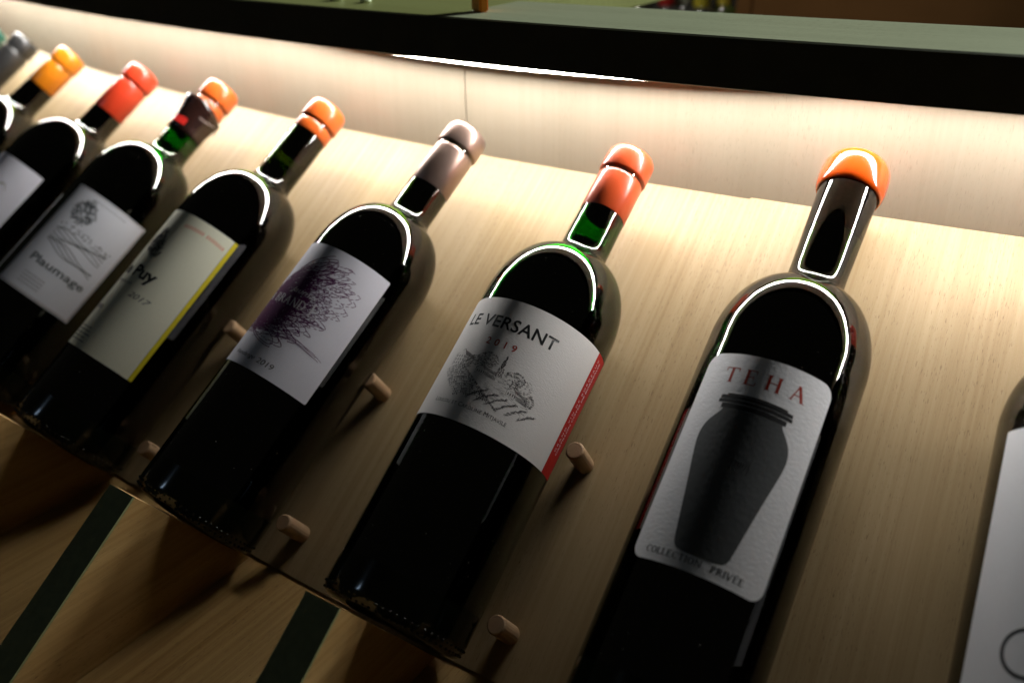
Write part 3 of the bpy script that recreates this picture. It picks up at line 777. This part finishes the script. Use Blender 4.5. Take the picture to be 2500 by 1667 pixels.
# ---- the farther bottles
Fb = bottle('F', 'bottle with a plain white label with a gold flourish and a scarlet capsule', 'glass_olive', fill=0.258)
capsule(Fb, M['cap_red2'], 0.2965, 0.2440, 0.0130)
lab = sheet('label', -0.020, 0.043, 0.075, 0.1625, M['paper_lav'], Fb, rc=0.001)
ik = Ink(); ik.line([(-8 + i * 1.3, 142 + 3 * sin(i * .6) - i * .18) for i in range(28)], 1.1, True); ik.line([(4 + i * 1.1, 139 + 2 * sin(i * .9)) for i in range(18)], .8, True)
ik.build('gold_flourish', M['ink_gold'], lab)
V = []; c = (36, 52)
ik = Ink(); ik.poly([(c[0] + 9 * cos(t * PI / 16), c[1] + 9 * sin(t * PI / 16)) for t in range(32)]); ik.build('round_seal', M['ink_soft'], Fb)
G = bottle('G', 'bottle with an amber orange capsule, standing beyond the scarlet capped one', 'glass_olive', fill=0.258)
capsule(G, M['cap_amber'], 0.2965, 0.2500, 0.0130)
sheet('label', -0.030, 0.035, 0.075, 0.160, M['paper_cool'], G)
H = bottle('H', 'bottle with a long black capsule at the far left of the row', 'glass_olive', fill=0.230)
capsule(H, M['cap_black'], 0.2965, 0.2300, 0.0136)
sheet('label', -0.030, 0.035, 0.075, 0.160, M['paper_cream'], H)
I_ = bottle('I', 'bottle with a dark green capsule, the farthest at the left edge', 'glass_green', fill=0.230)
capsule(I_, M['cap_green'], 0.2965, 0.2400, 0.0130)
sheet('label', -0.030, 0.035, 0.075, 0.160, M['paper_lav'], I_)
# ---- right edge bottle
Z = bottle('Z', 'bottle cut off by the right edge, white label with one black ring', 'glass_olive', fill=0.240)
capsule(Z, M['cap_red2'], 0.2965, 0.2500, 0.0130)
lab = sheet('label', -0.0438, 0.040, 0.050, 0.1715, M['paper_z'], Z, rc=0.0008)
ik = Ink()
pts = [(-18.6 + 8.6 * cos(rad(a)), 80.5 + 8.6 * sin(rad(a))) for a in range(40, 325, 6)]
ik.line(pts, 1.35); ik.build('lettering', M['ink_black'], lab)

# ---------------------------------------------------------------- on and behind the ledge
def box_mesh(name, c, s, mat, parent=None, rz=0.0, bev=0.001):
    bm = bmesh.new(); bmesh.ops.create_cube(bm, size=1)
    for v in bm.verts: v.co = Vector((v.co.x * s[0], v.co.y * s[1], v.co.z * s[2]))
    bmesh.ops.bevel(bm, geom=bm.edges[:], offset=bev, segments=2, affect='EDGES')
    bmesh.ops.rotate(bm, verts=bm.verts, cent=(0, 0, 0), matrix=Matrix.Rotation(rz, 3, 'Z')); bmesh.ops.translate(bm, verts=bm.verts, vec=c)
    me = bpy.data.meshes.new(name); bm.to_mesh(me); bm.free(); return link(name, me, parent, mat)
def ray_at(px, py, y):
    """world point where the view line through photo pixel meets the plane y (used once, to place things)"""
    xc = (px - 1250) / 2169.9; yc = (833.5 - py) / 2169.9
    d = r_ * xc + u_ * yc + f_; t = (y - CAM.y) / d.y
    return CAM + d * t
def ray_z(px, py, z):
    xc = (px - 1250) / 2169.9; yc = (833.5 - py) / 2169.9
    d = r_ * xc + u_ * yc + f_; return CAM + d * ((z - CAM.z) / d.z)
M['orange_card'] = simple('orange_card', (0.75, 0.22, 0.01), 0.45, 0.4, mottle=.1)
p = ray_z(1163, 31, Z_TOP)
oc = box_mesh('orange_marker', (p.x, p.y + 0.004, Z_TOP + 0.021), (0.0125, 0.006, 0.042), M['orange_card'], rz=rad(-30))
tag(oc, 'small orange marker block standing on the dark edged ledge', 'marker')
M['clear'] = simple('pale_glass_piece', (0.75, 0.8, 0.6), 0.1, 0.6)
for (px, py, s) in ((822, 2, .005), (893, 7, .004)):
    p = ray_z(px, py, Z_TOP)
    bm = bmesh.new(); bmesh.ops.create_uvsphere(bm, u_segments=20, v_segments=10, radius=s)
    for v in bm.verts: v.co.z = max(v.co.z * .5, -.3 * s)
    bmesh.ops.translate(bm, verts=bm.verts, vec=(p.x, p.y, Z_TOP + .3 * s)); me = bpy.data.meshes.new('glass_pebble'); bm.to_mesh(me); bm.free()
    o = link('glass_pebble', me, None, M['clear'], True)
    tag(o, {822: 'pale shiny pebble on the counter ledge, farther from the orange marker', 893: 'pale shiny pebble on the ledge, nearer to the orange marker'}[px], 'pebble', 'pebbles on the ledge')
# cabinet behind
YB = 0.86
pL = ray_at(1795, 30, YB)
cb = empty('brown_cabinet', Matrix.Translation((pL.x, YB, -0.95))); tag(cb, 'plain brown cabinet standing behind the counter at the right', 'cabinet')
def wbox(name, x0, x1, y0, y1, z0, z1, mat, parent):
    o = box_mesh(name, (0, 0, 0), (x1 - x0, y1 - y0, z1 - z0), mat, parent, bev=0.002)
    o.matrix_world = Matrix.Translation(((x0 + x1) / 2, (y0 + y1) / 2, (z0 + z1) / 2))
    if parent: o.matrix_parent_inverse = Matrix.Identity(4); o.matrix_basis = parent.matrix_world.inverted() @ Matrix.Translation(((x0 + x1) / 2, (y0 + y1) / 2, (z0 + z1) / 2))
    return o
wbox('side_panel', pL.x, pL.x + 0.02, YB, YB + 0.4, -0.95, 0.40, M['cabinet'], cb)
wbox('door', pL.x + 0.021, pL.x + 0.52, YB, YB + 0.02, -0.95, 0.40, M['cabinet'], cb)
wbox('door', pL.x + 0.524, pL.x + 1.3, YB, YB + 0.02, -0.95, 0.40, M['cabinet'], cb)
wbox('top_panel', pL.x, pL.x + 1.3, YB, YB + 0.4, 0.401, 0.42, M['cabinet'], cb)
# back table with blurred bottles
tb = empty('back_table', Matrix.Translation((-0.6, 0.9, -0.95))); tag(tb, 'dark table carrying a row of bottles behind the counter', 'table')
wbox('table_top', pL.x - 1.6, pL.x - 0.01, 0.78, 1.25, 0.015, 0.045, M['floor'], tb)
for xx in (pL.x - 1.55, pL.x - 0.08):
    for yy in (0.81, 1.19): wbox('leg', xx, xx + 0.05, yy, yy + 0.05, -0.95, 0.0145, M['floor'], tb)
cols = [(1275, (0.02, .03, .02), (.35, .4, .3), 'pale green'), (1350, (.02, .02, .02), (.45, .48, .42), 'grey'), (1425, (.02, .02, .02), (.03, .03, .03), 'black'), (1452, (.02, .02, .02), (.75, .75, .68), 'white'),
        (1502, (.02, .02, .02), (.75, .5, .03), 'yellow'), (1560, (.02, .02, .015), (.45, .48, .42), 'dull grey'), (1627, (.02, .02, .02), (.55, .01, .015), 'crimson'), (1670, (.02, .02, .02), (.5, .52, .45), 'stone grey'), (1712, (.02, .02, .02), (.7, .6, .06), 'bright yellow'), (1765, (.03, .04, .01), (.75, .62, .08), 'mustard')]
for i, (px, c, lc, nm) in enumerate(cols):
    yb = 0.86 + 0.03 * (i % 2)
    p = ray_at(px, 25, yb)
    t = empty('background_bottle', Matrix.Translation((p.x, yb, 0.0453)))
    where = 'right of the crimson one' if px > 1640 else ('far left of the blurred row' if px < 1300 else 'in the blurred row behind the ledge')
    tag(t, 'blurred small bottle with a %s cap %s' % (nm, where), 'bottle', 'blurred bottles behind the counter')
    k = 0.64; pr = [(z * .72, r * k) for z, r in glass_profile()]
    lathe('glass', pr, simple('dark_glass_%d' % i, c, 0.1, 0.5), t, 28)
    r = RB * k
    lathe('label', [(0.03, r + .0002), (0.0305, r + .0005), (0.1195, r + .0005), (0.12, r + .0002)], simple('label_%d' % i, (.5, .5, .42), 0.6), t, 28, (False, False))
    lathe('capsule', [(0.150, 0.0098), (0.152, 0.0102), (0.199, 0.0102), (0.2165, 0.0106), (0.218, 0.009)], simple('cap_%d' % i, lc, 0.4), t, 28, (False, True))
